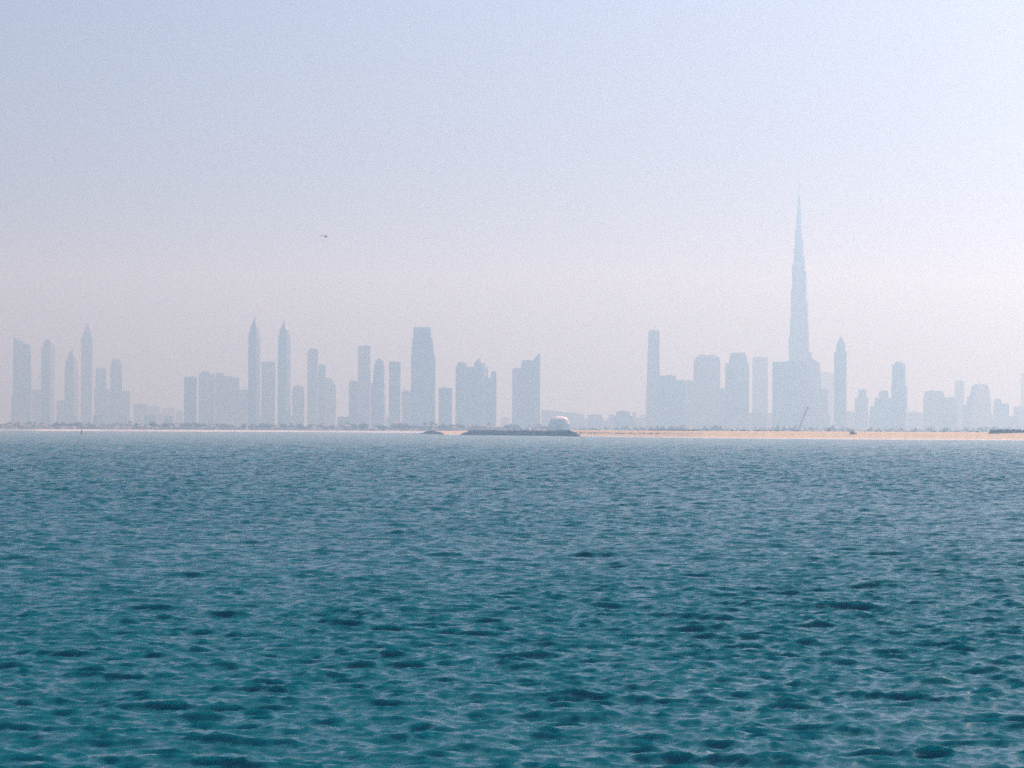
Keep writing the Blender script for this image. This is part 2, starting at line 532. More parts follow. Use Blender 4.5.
tower_count = 0
def tower(name, label, D, body, crown=None, mast=None, n=4, dr=0.8, yaw=None, mat=None, slant=None,
          plant=True, cat='skyscraper', group='hazy city towers', crown_n=None, crown_mat=None, bands=True):
    global tower_count
    tower_count += 1
    rnd = random.Random(tower_count * 7 + 3)
    if yaw is None: yaw = rnd.uniform(0.06, 0.42)
    if n == 4: yaw = max(yaw, 0.05 - P((body[0][1] + body[0][2]) / 2, 428, D).x / D)
    fm = FAC[mat if mat is not None else rnd.randrange(len(FAC))]
    ytop = (crown or body)[-1][0]
    ymid = (ytop + 428) / 2
    wpx = max(b[2] - b[1] for b in body)
    xs = [b[1] for b in body[:1]] + [b[2] for b in body[:1]]
    root_p = P(sum(xs) / 2, ymid, D)
    root = empty(name, (root_p.x, D, GROUND_Z))
    tag(root, label, cat, group)
    inv = Matrix.Translation((-root_p.x, -D, -GROUND_Z))
    def loc(rings):
        return [[tuple(inv @ Vector(p)) for p in r] for r in rings]
    prof = [(None, body[0][1], body[0][2])] + list(body)
    rb = prof_rings(prof, D, ymid, n, dr, yaw, D, bands=bands, slant=slant, lip=crown is None)
    m = MB(); m.loft(loc(rb)); m.build('body', fm, root)
    if crown:
        cp = [(body[-1][0], crown[0][1], crown[0][2])] + list(crown)
        rc = prof_rings(cp, D, ymid, crown_n or n, dr, yaw, D, lip=crown[-1][2] - crown[-1][1] > 4)
        m = MB(); m.loft(loc(rc)); m.build('crown', crown_mat or fm, root)
    elif plant and not slant and wpx > 5:
        y, xa, xb = body[-1]
        X0, X1 = P(xa, ymid, D).x, P(xb, ymid, D).x
        zt = P((xa + xb) / 2, y, D).z - 1.4 - GROUND_Z
        w = X1 - X0
        m = MB()
        for k in range(rnd.choice((1, 2))):
            c = (X0 + w * rnd.uniform(.35, .65) - root_p.x, rnd.uniform(-.12, .12) * w, zt + 1.9)
            m.box(c, (w * rnd.uniform(.18, .34), w * rnd.uniform(.18, .3), 3.8), yaw)
        m.build('roof_plant', M_ROOF, root)
    for mm in ([] if mast is None else (mast if isinstance(mast[0], tuple) else [mast])):
        mx, my0, my1 = mm
        a, b = P(mx, my0, D), P(mx, my1, D)
        X = P(mx, ymid, D).x - root_p.x
        m = MB(); m.bar((X, 0, a.z - GROUND_Z - 2), (X, 0, b.z - GROUND_Z), 1.6, 0.35, 8)
        m.build('mast', M_METAL, root)
    return root

T = tower
SK = 'skyscraper'
# --- far left cluster
T('skyscraper', 'broad hazy tower with a slanted roof and thin mast, first from the left edge', 8900, [(396, 10.5, 32.2), (396, 11.8, 32.2), (341, 12.3, 31)], mast=(14, 343, 329), slant=(336.5, 346), n=4, dr=.7)
T('block', 'low hazy block between the slant-roofed tower and the round-topped tower', 8700, [(390, 31.5, 41)], cat='building')
T('skyscraper', 'hazy tower with a rounded stepped crown just right of the slant-roofed tower', 8900, [(347, 41.5, 55)], crown=[(343, 43.5, 54), (340, 45.5, 53), (339.6, 48, 51)], mast=(49.3, 341, 335.5), n=8, dr=1, mat=0)
T('block', 'low hazy block between the round-crowned tower and a pointed tower at left', 8700, [(401, 56, 65)], cat='building')
T('skyscraper', 'shorter pointed tower just left of the tallest tower of the left cluster', 8800, [(372, 65, 79), (360, 65.8, 78)], crown=[(355, 68, 76), (350, 71, 74)], mast=(72.4, 351, 347.5), n=8, dr=1, mat=3)
T('skyscraper', 'tallest tower of the left cluster with a steep pyramid crown', 9000, [(338, 80.5, 92.5)], crown=[(334, 82.2, 91.2), (327, 85, 89), (323.5, 86.6, 87.6)], mast=(87.1, 325, 319), n=4, dr=1, yaw=.42, mat=0)
T('skyscraper', 'slim flat-topped tower just right of the pyramid-crowned tower at left', 8800, [(389, 94, 109), (389, 95, 106.5), (368.5, 95.3, 106)])
T('skyscraper', 'flat-topped hazy tower with chamfered top and lower wing, last tall one of the left cluster', 8900, [(391, 108, 131), (391, 109.5, 122.6), (366, 109.6, 122.5)], crown=[(362, 110.2, 121.5), (359, 111.3, 118.5)], n=4)
T('block', 'wide low block standing right of the left cluster of towers', 8600, [(404, 133, 147)], cat='building', mat=2)
T('block', 'lower block behind the wide low block right of the left cluster', 8900, [(406.5, 146, 160)], cat='building')
T('block', 'very faint low block just left of the blocky mid-left group', 9300, [(408, 162, 176), (412, 175.9, 182)][:1], cat='building')
# --- second group
T('tower_block', 'flat slab tower at the left end of the blocky mid-left group', 7900, [(377, 183.5, 197)], cat='tower block', mat=3, dr=.6, yaw=.1)
T('tower_block', 'second slab of the blocky mid-left group with a small raised roof', 7900, [(374, 198, 215), (374, 200.5, 209), (371.5, 200.6, 208.9)], cat='tower block', yaw=.15)
T('tower_block', 'widest slab of the blocky mid-left group with a roof stepping down to the right', 7900, [(377.5, 214.5, 239.6), (377.5, 214.6, 232), (376, 214.7, 231.9), (376, 214.8, 224), (373.3, 214.9, 223.8)], cat='tower block', yaw=.05, dr=.5)
T('tower_block', 'lower slab squeezed between the blocky group and the taller of two twin towers', 8000, [(390, 238, 249)], cat='tower block', yaw=.1)
T('skyscraper', 'taller left one of the two slender twin towers with needle crowns', 7700, [(340, 248.4, 260.3), (332, 248.8, 259.6)], crown=[(328, 250, 258.6), (322, 252.4, 256.8), (318, 253.9, 255.4)], mast=(254.7, 319, 314), n=8, dr=1, mat=0)
T('tower_block', 'flat-topped slab tower standing between the two twin towers', 7800, [(362, 261, 275.5)], cat='tower block', yaw=.12, dr=.7)
T('skyscraper', 'right one of the two slender twin towers with an open needle crown', 7700, [(345, 278, 290.6), (334, 278.4, 290.2)], crown=[(330, 279.6, 288.8), (325, 282, 286.4), (322, 283.6, 285)], mast=(284.3, 323, 318.5), n=8, dr=1, mat=0)
T('tower_block', 'short tower with an arched round top right of the twin towers', 7800, [(390, 291.6, 304.6)], crown=[(387.5, 292.4, 304), (385.5, 294.5, 302), (384.4, 297, 299.8)], n=4, yaw=0, dr=.6, cat='tower block')
T('skyscraper', 'slim flat-topped tower with a notched crown left of the sail-shaped block', 7700, [(351, 307, 318), (351, 308.5, 317.6), (349, 308.6, 317.5)], yaw=.2)
T('tower_block', 'narrow tower joined between the notched slim tower and the sail-shaped block', 7800, [(365, 318, 325.6)], cat='tower block')
T('tower_block', 'sail-shaped block with a roof curving down to the right', 7750, [(392, 324.5, 336.2)], crown=[(386, 324.5, 335.6), (381, 324.5, 333.6), (378, 324.5, 331), (376.8, 324.5, 328)], n=4, yaw=0, dr=.8, cat='tower block')
# --- middle group
T('tower_block', 'shorter block with a roof spike against the tall plain flat-topped tower', 7500, [(381, 348.6, 358)], mast=(353, 382, 376), cat='tower block')
T('skyscraper', 'tall plain flat-topped tower left of the largest middle tower', 7400, [(346.3, 357.4, 370.6)], yaw=.1)
T('skyscraper', 'tower with rounded shoulders and domed top beside the tall plain flat-topped tower', 7500, [(383, 371, 385.8), (383, 373, 385.5), (364, 374, 385)], crown=[(361, 375.2, 384), (359, 377, 382.3), (358.3, 378.6, 381)], n=12, dr=1, mat=0)
T('skyscraper', 'flat-topped tower standing alone just left of the largest middle tower', 7400, [(362, 388.6, 400.6)], yaw=.15)
T('tower_block', 'lower block tucked against the left foot of the largest middle tower', 7500, [(391, 401.5, 411.5)], mast=(404.5, 392, 384), cat='tower block')
T('skyscraper', 'largest middle tower with shoulders stepping in to a notched square crown', 7200, [(356, 410.6, 435.6), (354, 411.2, 434), (338, 411.6, 432.4)], crown=[(334, 412.6, 431), (327.5, 413.2, 430.4)], mast=[(414.4, 328, 325), (421, 328, 325.4), (429, 328, 325)], n=4, dr=.8, yaw=.08, mat=0)
T('tower_block', 'short flat block right of the largest middle tower', 7400, [(388, 438.4, 452.2)], cat='tower block', yaw=.05)
T('tower_block', 'left tower of the joined cluster, with a rounded top', 7300, [(366, 455.6, 468)], crown=[(363, 457, 466.5), (361.6, 459.5, 464.5)], n=12, dr=1, mat=3, cat='tower block')
T('tower_block', 'flat middle link between the two peaked towers of the joined cluster', 7350, [(367.5, 466, 475)], cat='tower block', yaw=.1)
T('tower_block', 'tallest tower of the joined cluster, with a peaked top', 7300, [(367, 472, 488)], crown=[(363, 474, 485), (360, 476.5, 482), (358.3, 478.5, 480.5)], n=8, dr=.9, mat=0, cat='tower block')
T('tower_block', 'narrow right end of the joined cluster behind a notch', 7300, [(378, 486, 496.4), (378, 490.6, 496.2), (372, 491, 496)], cat='tower block')
T('tower_block', 'narrow lower half of the paired slabs standing left of the white dome', 7200, [(368.5, 512, 521)], cat='tower block', yaw=.05)
T('skyscraper', 'taller half of the paired slabs, its roof rising to a sharp right corner', 7200, [(372, 519.4, 540), (360.5, 522, 540), (360.2, 532.5, 540)][:2], crown=[(360.3, 533, 540), (356.5, 536, 540), (353.3, 538.6, 540)], yaw=0, dr=.7)
# --- low ground behind dome
T('block', 'long low building behind the white domed hall', 8600, [(412, 541, 584)], cat='building', yaw=.03, dr=.25, mat=3, slant=(409.5, 414.5))
T('block', 'faint low block right of the white domed hall', 7400, [(415, 588, 602)], cat='building')
T('block', 'faint low block with a raised middle left of the slim tower', 7400, [(415.5, 612, 634), (415.5, 616, 630), (411.5, 616.5, 629)], cat='building')
# --- tower left of Burj
T('skyscraper', 'slim tall flat-topped tower at the left end of the right-hand skyline', 7800, [(400, 646, 659.4), (376, 647.2, 659.4), (330.6, 648.4, 659)], mast=(654, 331.5, 326), yaw=.1, dr=1)
T('tower_block', 'wide flat block joined to the right side of the slim tall tower', 7700, [(380, 658.5, 684.5), (380, 658.6, 676), (375.6, 658.7, 675.8)], cat='tower block', yaw=.03, dr=.5)
T('tower_block', 'flat block squeezed left of the broad tower with a stepped crown', 7900, [(381, 684, 695)], cat='tower block')
T('skyscraper', 'broad tower with a stepped arched crown, left one of two broad neighbours', 7500, [(360, 694, 719.6)], crown=[(357, 695.6, 718.6), (357, 698, 717), (354.8, 699.5, 714.5)], yaw=.06, dr=.7)
T('tower_block', 'lower block in the gap between the two broad crowned towers', 7800, [(389, 718, 726.5)], cat='tower block')
T('skyscraper', 'broad tower with a raised square crown and roof spikes, right one of two broad neighbours', 7500, [(363, 725.6, 748.4)], crown=[(359, 729.6, 746.4), (353, 731.2, 744.6)], mast=[(734.4, 354, 350.6), (741.6, 354, 350.6)], yaw=.05, dr=.7)
T('skyscraper', 'paler flat tower standing apart between the broad crowned tower and the tallest spire', 8300, [(413, 750, 772), (413, 752.6, 767.4), (357.4, 752.8, 767.2)], yaw=.1, mat=4)
T('skyscraper', 'wide flat-roofed slab in front of the foot of the tallest spire', 7400, [(362, 773, 806)], yaw=.04, dr=.5, mat=3)
T('tower_block', 'slab with a sloping roof against the right side of the tallest spire', 7700, [(372, 805, 820), (362, 806, 819)], slant=(355, 363), yaw=0, dr=.6, cat='tower block', bands=False)
T('tower_block', 'lower flat block in front right of the tallest spire', 7400, [(389, 810, 827.4)], cat='tower block', yaw=.1)
T('tower_block', 'very faint block behind, between the tallest spire and the pointed tower', 9600, [(373, 818, 834)], cat='tower block')
# --- right
T('skyscraper', 'slender tower tapering to a sharp point, right of the tallest spire', 7500, [(352, 834.4, 846.2)], crown=[(346, 836.2, 845), (340, 838.6, 843.2), (337, 840, 842)], mast=(841, 338, 334.5), n=4, dr=1, yaw=.35)
T('tower_block', 'small stepped tower right of the sharply pointed tower', 8000, [(398, 855, 868), (398, 858, 866.6), (389.6, 858.8, 866)], cat='tower block')
T('tower_block', 'low stepped block with a peaked roof left of the round-capped tower', 7900, [(406, 871, 892), (406, 875, 891), (398, 876, 890)], crown=[(393, 879, 888), (390.4, 881.5, 887)], cat='tower block', yaw=0)
T('skyscraper', 'tall tower with a small round cap, standing apart right of the pointed tower', 7500, [(386, 891.6, 907.4), (386, 892.2, 905.8), (364.4, 892.6, 905.4)], crown=[(362.6, 895, 903.4), (361.4, 897, 901.6)], n=12, dr=1, mat=0)
T('block', 'low faint block right of the round-capped tower', 8200, [(412.5, 908, 922)], cat='building')
T('tower_block', 'flat-roofed block at the left of the last group near the right edge', 7800, [(400, 924.4, 944), (391, 926, 942)], cat='tower block', yaw=.06)
T('tower_block', 'lower link block right of the flat-roofed block in the last group', 7900, [(397.6, 942, 956)], cat='tower block')
T('tower_block', 'slim paler tower rising behind the last group near the right edge', 8900, [(381, 955, 964)], cat='tower block')
T('tower_block', 'stepped tower with a short spike, largest of the last group near the right edge', 7700, [(405, 963, 990.4), (405, 967, 990.2), (397, 967.4, 990), (397, 970, 989.4), (390, 971.4, 988.8), (386, 972.4, 988)], crown=[(384.2, 974, 986.4)], mast=(979.6, 385, 379), cat='tower block')
T('tower_block', 'low stepped block between the last group and the right edge', 8100, [(403.6, 994, 1008.4), (403.6, 994.2, 1001), (399, 994.4, 1000.6)], cat='tower block')
T('tower_block', 'block cut by the right edge of the photo', 7900, [(407, 1014.6, 1034)], cat='tower block')
T('tower_block', 'very faint tall tower at the right edge of the photo', 9900, [(373, 1021.5, 1034)], cat='tower block')

# --- the very tall stepped spire tower
def spire_tower():
    D = 8380.0
    ym = 310
    c = P(798.8, ym, D)
    root = empty('stepped_spire_tower', (c.x, D, GROUND_Z))
    tag(root, 'tallest tower on the skyline, stepping in tier by tier to a needle spire', 'skyscraper', 'hazy city towers')
    k = D / F
    zof = lambda y: P(798.8, y, D).z - GROUND_Z
    tiers_r = [(352, 12.6), (330, 9.9), (322, 9.4), (300, 8.5), (271, 7.2), (256, 5.6), (240, 4.3)]
    tiers_l = [(361, 12.0), (337, 10.2), (318, 8.9), (290, 7.9), (264, 6.8), (248, 5.0), (228, 3.9)]
    tiers_f = [(366, 12.5), (344, 11.5), (311, 10.0), (281, 8.6), (260, 6.2), (244, 4.6)]
    def wing(tiers, ang, wd):
        m = MB()
        z0 = 0.0
        for y, L in tiers:
            z1 = zof(y)
            L = L * k / max(.5, abs(math.cos(ang))) if abs(math.cos(ang)) > .3 else L * k
            rings = []
            for z, sh in ((z0, 0), (z1 - 6, 0), (z1, 1.2)):
                pts = []
                hw = wd * k
                r = hw - sh
                Le = L - sh
                pts.append((0, -r)); pts.append((Le - r * .8, -r))
                for q in range(1, 6):
                    t = -math.pi / 2 + math.pi * q / 6
                    pts.append((Le - r * .8 + r * .8 * math.cos(t), r * math.sin(t)))
                pts.append((Le - r * .8, r)); pts.append((0, r))
                ca, sa = math.cos(ang), math.sin(ang)
                rings.append([(x * ca - y_ * sa, x * sa + y_ * ca, z) for x, y_ in pts])
            m.loft(rings)
            z0 = z1 - 0.02
        return m.build('wing', FAC[0], root)
    wing(tiers_r, R(-30), 2.6); wing(tiers_l, R(210), 2.6); wing(tiers_f, R(90), 2.6)
    m = MB()
    rings = []
    prev = None
    for y, w in ((None, 9.0), (248, 7.6), (248, 6.8), (232, 6.2), (232, 5.6), (214, 5.0), (214, 4.2), (205, 3.6), (205, 2.9), (197, 2.3)):
        z = zof(y) if y else 0.0
        if prev is not None and abs(z - prev) < .01: z += .02
        prev = z
        rings.append([(x, yy, z) for x, yy in ring(0, 0, w * k, 1, 12, 0)])
    m.loft(rings); m.build('core', FAC[0], root)
    m = MB()
    m.bar((0, 0, zof(198)), (0, 0, zof(190)), 1.0 * k * .85, .55 * k, 10)
    m.bar((0, 0, zof(190)), (0, 0, zof(179)), .5 * k, .16 * k, 8)
    m.build('spire', M_METAL, root)
spire_tower()

# ------------------------------------------------------------------ domed hall and pavilion
M_WHITE = noise_mat('white_paint', (0.48, 0.47, 0.46), (0.56, 0.55, 0.54), 0.4, 0.5)
M_BLUEGLASS = facade_mat('blue_glass_wall', (0.06, 0.11, 0.2), (0.03, 0.06, 0.12), 3.0, 4.0, .3)
M_RENDER = noise_mat('pale_render', (0.24, 0.23, 0.22), (0.32, 0.31, 0.29), 0.3, 0.85)
M_RENDER2 = noise_mat('tan_render', (0.2, 0.175, 0.15), (0.28, 0.245, 0.21), 0.3, 0.85)
M_PALE = noise_mat('chalk_render', (0.42, 0.42, 0.41), (0.5, 0.5, 0.49), 0.3, 0.85)
M_TILE = noise_mat('roof_tiles', (0.15, 0.105, 0.085), (0.2, 0.145, 0.12), 0.6, 0.85)
M_DARKGLASS = noise_mat('dark_glass', (0.02, 0.03, 0.04), (0.05, 0.06, 0.08), 0.5, 0.2)

def domed_hall():
    D = 5200.0
    k = D / F
    c = P(559.5, 429, D)
    root = empty('domed_hall', (c.x, D, GROUND_Z))
    tag(root, 'blue walled hall under a shallow white dome roof on the shore', 'building')
    z = lambda y: P(559.5, y, D).z - GROUND_Z
    m = MB()
    m.loft([[(x, y, zz) for x, y in ring(0, 0, w * k, .8, 20, 0)] for zz, w in ((0, 22), (z(424), 23), (z(424) + .02, 22), (z(419.6), 17.6))])
    m.build('wall', M_BLUEGLASS, root)
    m = MB()
    rs = []
    for i in range(9):
        t = i / 8 * math.pi / 2
        rs.append([(x, y, z(419.6) + .3 + (z(416.3) - z(419.6)) * math.sin(t)) for x, y in ring(0, 0, max(.3, 16.6 * k * math.cos(t)), .8, 24, 0)])
    rs.insert(0, [(x, y, zz - .8) for x, y, zz in rs[0]])
    m.loft(rs, cap0=True); m.build('dome', M_WHITE, root)
    m = MB()
    for i in range(14):
        t = 2 * math.pi * i / 14
        m.bar((12.6 * k * math.cos(t), 10.1 * k * math.sin(t), 0), (9.0 * k * math.cos(t), 7.2 * k * math.sin(t), z(419.5)), .5, .4, 6)
    m.build('buttress', M_RENDER, root)
domed_hall()

def pavilion():
    D = 4600.0
    k = D / F
    c = P(368.6, 430, D)
    root = empty('beach_pavilion', (c.x, D, 3.2))
    tag(root, 'long low pavilion with a bright white flat roof behind the thin far beach', 'pavilion')
    z0 = P(368.6, 429.1, D).z - 3.2; z1 = P(368.6, 427.3, D).z - 3.2
    m = MB(); m.box((0, 0, z0 / 2), (13.6 * k, 9, z0)); m.build('wall', M_RENDER2, root)
    m = MB(); m.box((0, 0, (z0 + z1) / 2), (15.4 * k, 12, z1 - z0), 0, .25); m.build('roof', M_WHITE, root)
    m = MB(); m.box((0, -4.6, z0 / 2), (12 * k, .3, z0 * .7)); m.build('window', M_DARKGLASS, root)
pavilion()

def kiosk(label, px, y0, y1, w, D, mat=M_WHITE, dome=False, cat='building', name='white_kiosk'):
    k = D / F
    c = P(px, y0, D)
    gz = 3.2
    root = empty(name, (c.x, D, gz))
    tag(root, label, cat)
    h = P(px, y1, D).z - gz
    hb_ = h * .62
    m = MB(); m.box((0, 0, hb_ / 2), (w * k * .9, w * k * .7, hb_), random.uniform(-.2, .2)); m.build('wall', mat, root)
    m = MB()
    if dome:
        rs = []
        for i in range(7):
            t = i / 6 * math.pi / 2
            rs.append([(x, y, hb_ + (h - hb_) * math.sin(t)) for x, y in ring(0, 0, max(.2, w * k * math.cos(t)), .9, 12, 0)])
        m.loft(rs, cap0=True)
    else:
        m.loft([[(x, y, zz) for x, y in ring(0, 0, ww, .8, 4, .1)] for zz, ww in ((hb_, w * k), (hb_ + .3, w * k), (h, w * k * .08))], cap0=True)
    m.build('roof', mat, root)
kiosk('round white domed building near the left edge on the far shore', 15.5, 427, 422.3, 3.6, 5000, dome=True, name='white_house')
kiosk('bright white villa on the far shore below the twin towers', 246.6, 429, 423.2, 2.6, 4700, name='white_house')
kiosk('left one of two small white tents behind the long rock breakwater', 521, 430, 426.8, 2.0, 3000, name='tent', cat='tent')
kiosk('right one of two small white tents behind the long rock breakwater', 528, 430, 426.8, 2.2, 3000, name='tent', cat='tent')
kiosk('small white hut at the end of the bright strip on the left shore', 63, 430, 425.8, 2.2, 4700, name='white_house')
kiosk('low pale roofed house under the largest middle tower', 396, 427, 418.9, 8.6, 5600, mat=M_RENDER, name='pale_house')

# villas between the trees
def villa(kind):
    root = empty('villa', (0, 0, 0))
    w, d, h = ((14, 11, 7), (18, 12, 6.5), (11, 11, 9))[kind]
    wm = (M_RENDER, M_PALE, M_RENDER2)[kind]
    m = MB(); m.box((0, 0, h / 2), (w, d, h)); m.box((w * .32, -d * .4, h * .3), (w * .4, d * .4, h * .6)); m.build('wall', wm, root)
    m = MB()
    if kind == 1:
        m.box((0, 0, h + .25), (w + 1, d + 1, .5)); m.box((-w * .2, 0, h + 1.4), (w * .35, d * .4, 1.8))
    else:
        m.loft([[(x, y, z) for x, y in ((-a, -b), (a, -b), (a, b), (-a, b))] for z, a, b in ((h, w / 2 + .7, d / 2 + .7), (h + .3, w / 2 + .7, d / 2 + .7), (h + 2.6, w * .2, .15))], cap0=True)
    m.build('roof', M_TILE if kind != 1 else M_PALE, root)
    for i in range(3):
        for j in range(2 if h > 6.8 else 1):
            m = MB(); m.box((-w * .32 + i * w * .22, -d / 2 - .03, 1.8 + j * 3.2), (1.3, .12, 1.5)); m.build('window', M_DARKGLASS, root)
    return root

def place_far(o, px, D, z=3.1):
    p = P(px, hor(px), D)
    o.location = (p.x, D, z)

protos = [villa(i) for i in range(3)]
used = [False] * 3
rv = random.Random(4)
vl = ['tile roofed pale villa among trees along the far shore', 'white flat roofed villa among trees along the far shore', 'tall tan villa among trees along the far shore']
vpx = [4, 9, 22, 27, 31, 38, 44, 49, 58, 70, 76, 84, 97, 104, 110, 117, 126, 133, 141, 149, 157, 164, 171, 178, 187, 195, 206, 213, 221, 229, 238, 252, 260, 268, 277, 287, 296, 305, 316, 327, 338, 349, 383, 404, 412, 420, 440, 447, 455, 470, 484, 497, 506, 534, 541]
for px in vpx:
    kd = rv.choice((0, 0, 1, 2))
    o = protos[kd] if not used[kd] else copy_tree(protos[kd])
    used[kd] = True
    D = lay(interp(FAR, px), px) + rv.uniform(110, 420)
    place_far(o, px + rv.uniform(-1, 1), D)
    o.rotation_euler.z = rv.uniform(.1, .42)
    s = rv.uniform(.6, 1.0); o.scale = (s, s, s)
    tag(o, vl[kd], 'villa', 'villas along the far shore')

# ------------------------------------------------------------------ trees
M_LEAF = noise_mat('foliage', (0.035, 0.055, 0.028), (0.075, 0.095, 0.05), 0.5, 0.7)
M_BARK = noise_mat('bark', (0.09, 0.07, 0.05), (0.15, 0.12, 0.09), 2.0, 0.9)
def tree_proto(seed, kind):
    rr = random.Random(seed)
    root = empty('palm_tree' if kind == 'palm' else 'shade_tree', (0, 0, 0))
    m = MB()
    if kind == 'palm':
        h = 10.5
        m.bar((0, 0, -.3), (.25, .1, h), .32, .2, 7)
        m.build('trunk', M_BARK, root)
        m = MB()
        for i in range(22):
            az = rr.uniform(0, 6.28); el = rr.uniform(-.3, 1.1); L = rr.uniform(3.0, 4.2)
            pts = []
            for q in range(7):
                t = q / 6
                rad = L * t * math.cos(el) + 0.2
                zz = h + L * t * math.sin(el) - 2.2 * t * t
                pts.append(Vector((.25 + rad * math.cos(az), .1 + rad * math.sin(az), zz)))
            sd_ = Vector((-math.sin(az), math.cos(az), 0))
            for q in range(6):
                a, b = pts[q], pts[q + 1]
                wa, wb_ = .55 * math.sin(math.pi * (q + .4) / 7), .55 * math.sin(math.pi * (q + 1.4) / 7)
                for sg in (-1, 1):
                    vs = [m.bm.verts.new(x) for x in (a, b, b + sd_ * sg * wb_ - Vector((0, 0, .25)), a + sd_ * sg * wa - Vector((0, 0, .25)))]
                    m.bm.faces.new(vs)
        m.build('crown', M_LEAF, root, fix=False)
    else:
        h = 9
        m.bar((0, 0, -.3), (.1, 0, 3.4), .42, .28, 8)
        limbs = []
        for i in range(6):
            az = i * 1.05 + rr.uniform(-.3, .3)
            e = Vector((2.4 * math.cos(az), 2.4 * math.sin(az), 5.6 + rr.uniform(-.6, .8)))
            m.bar((.1, 0, 3.1), e, .2, .07, 6); limbs.append(e)
        m.build('trunk', M_BARK, root)
        m = MB()
        for e in limbs + [Vector((0, 0, 7.4))]:
            for q in range(3):
                cc = e + Vector((rr.gauss(0, .8), rr.gauss(0, .8), rr.gauss(.3, .6)))
                for _ in range(70):
                    d = Vector((rr.gauss(0, 1), rr.gauss(0, 1), rr.gauss(0, .8))).normalized() * rr.uniform(.5, 1.45)
                    p = cc + d
                    nn = (d.normalized() + Vector((rr.gauss(0, .6), rr.gauss(0, .6), rr.gauss(0, .6)))).normalized()
                    u = nn.orthogonal().normalized(); v = nn.cross(u)
                    s_ = rr.uniform(.18, .36)
                    vs = [m.bm.verts.new(p + u * s_ * a + v * s_ * b) for a, b in ((-1, 0), (0, -.7), (1, 0), (0, .7))]
                    m.bm.faces.new(vs)
        m.build('crown', M_LEAF, root, fix=False)
    return root
tp = [tree_proto(1, 'shade'), tree_proto(2, 'shade'), tree_proto(3, 'shade'), tree_proto(4, 'palm')]
tu = [False] * 4
rt = random.Random(21)
tl = {'shade': 'dark bushy tree in the hazy belt along the far shore', 'palm': 'slim palm tree in the hazy belt along the far shore'}
def put_tree(k, px, D, s, z=3.1):
    o = tp[k] if not tu[k] else copy_tree(tp[k])
    tu[k] = True
    place_far(o, px, D, z)
    o.rotation_euler.z = rt.uniform(0, 6.28)
    o.scale = (s * rt.uniform(.95, 1.35), s * rt.uniform(.95, 1.35), s)
    tag(o, tl['palm' if k == 3 else 'shade'], 'tree', 'trees of the far shore')
for i in range(240):
    px = rt.uniform(-12, 562) if i < 185 else rt.uniform(0, 470)
    D = lay(interp(FAR, px), px) + rt.uniform(130, 700)
    put_tree(rt.choice((0, 1, 2, 0, 1, 2, 3)), px, D, rt.uniform(.75, 1.5))
for px in (186.5, 190, 196.5, 199, 152, 154.5, 166.5, 262, 268, 284, 300, 56.5, 78):
    put_tree(rt.choice((0, 1, 2)), px, lay(interp(FAR, px), px) + 100, rt.uniform(1.35, 1.6))
for i in range(70):
    px = rt.uniform(585, 1030)
    put_tree(rt.choice((0, 1, 2, 3)), px, rt.uniform(4300, 6200), rt.uniform(.7, 1.15))

# a far-off mass of greenery and low roofs filling the gaps between
def greenery():
    rr = random.Random(77)
    m = MB()
    for i in range(900):
        px = rr.uniform(-30, 1050)
        D = rr.uniform(5200, 6600) if px < 600 else rr.uniform(4400, 6600)
        if px < 600: D = max(D, lay(interp(FAR, px), px) + 500)
        p = P(px, hor(px), D)
        hgt = rr.uniform(3, 9) if px < 600 else rr.uniform(3, 10)
        m.ball((p.x, D, 3 + hgt * .35), (rr.uniform(5, 16), rr.uniform(5, 12), hgt), 1, .25)
    tag(m.build('far_greenery', M_LEAF), 'hazy continuous belt of distant greenery at the foot of the towers', None, None, 'stuff')
greenery()

# low city blocks at the foot of the towers, in front of them
low = [(150, 415, 12), (168, 416, 9), (205, 414, 13), (228, 416, 10), (262, 415, 9), (296, 416, 12), (322, 417, 10), (343, 417, 12), (360, 416, 14), (386, 417, 10), (424, 417, 12), (446, 418, 12), (478, 418, 11), (505, 418, 9), (527, 417, 10),
       (575, 421, 10), (606, 421, 12), (640, 418.5, 14), (668, 416.5, 16), (700, 416, 14), (733, 414.5, 15), (758, 413, 18), (790, 415, 14), (822, 413, 16), (850, 412, 18), (876, 415, 14), (914, 417, 14), (950, 415, 13), (985, 414, 14), (1010, 417, 15),
       (20, 416, 12), (46, 417, 10), (70, 416, 12), (98, 415, 11), (122, 417, 10)]
for i, (px, y, w) in enumerate(low):
    T('low_building', 'low hazy building among others at the foot of the skyline', 7500 + (i * 137) % 900, [(y, px - w / 2, px + w / 2)],
      cat='building', group='low buildings below the towers', bands=False, dr=.6)

rl = random.Random(31)
for i in range(46):
    px = rl.choice((rl.uniform(134, 184), rl.uniform(541, 645), rl.uniform(905, 930), rl.uniform(2, 1020)))
    w = rl.uniform(3.5, 9)
    T('low_building', 'low hazy building among others at the foot of the skyline', 8300 + rl.uniform(0, 1500), [(rl.uniform(411, 421), px - w / 2, px + w / 2)],
      cat='building', group='low buildings below the towers', bands=False, dr=.6)

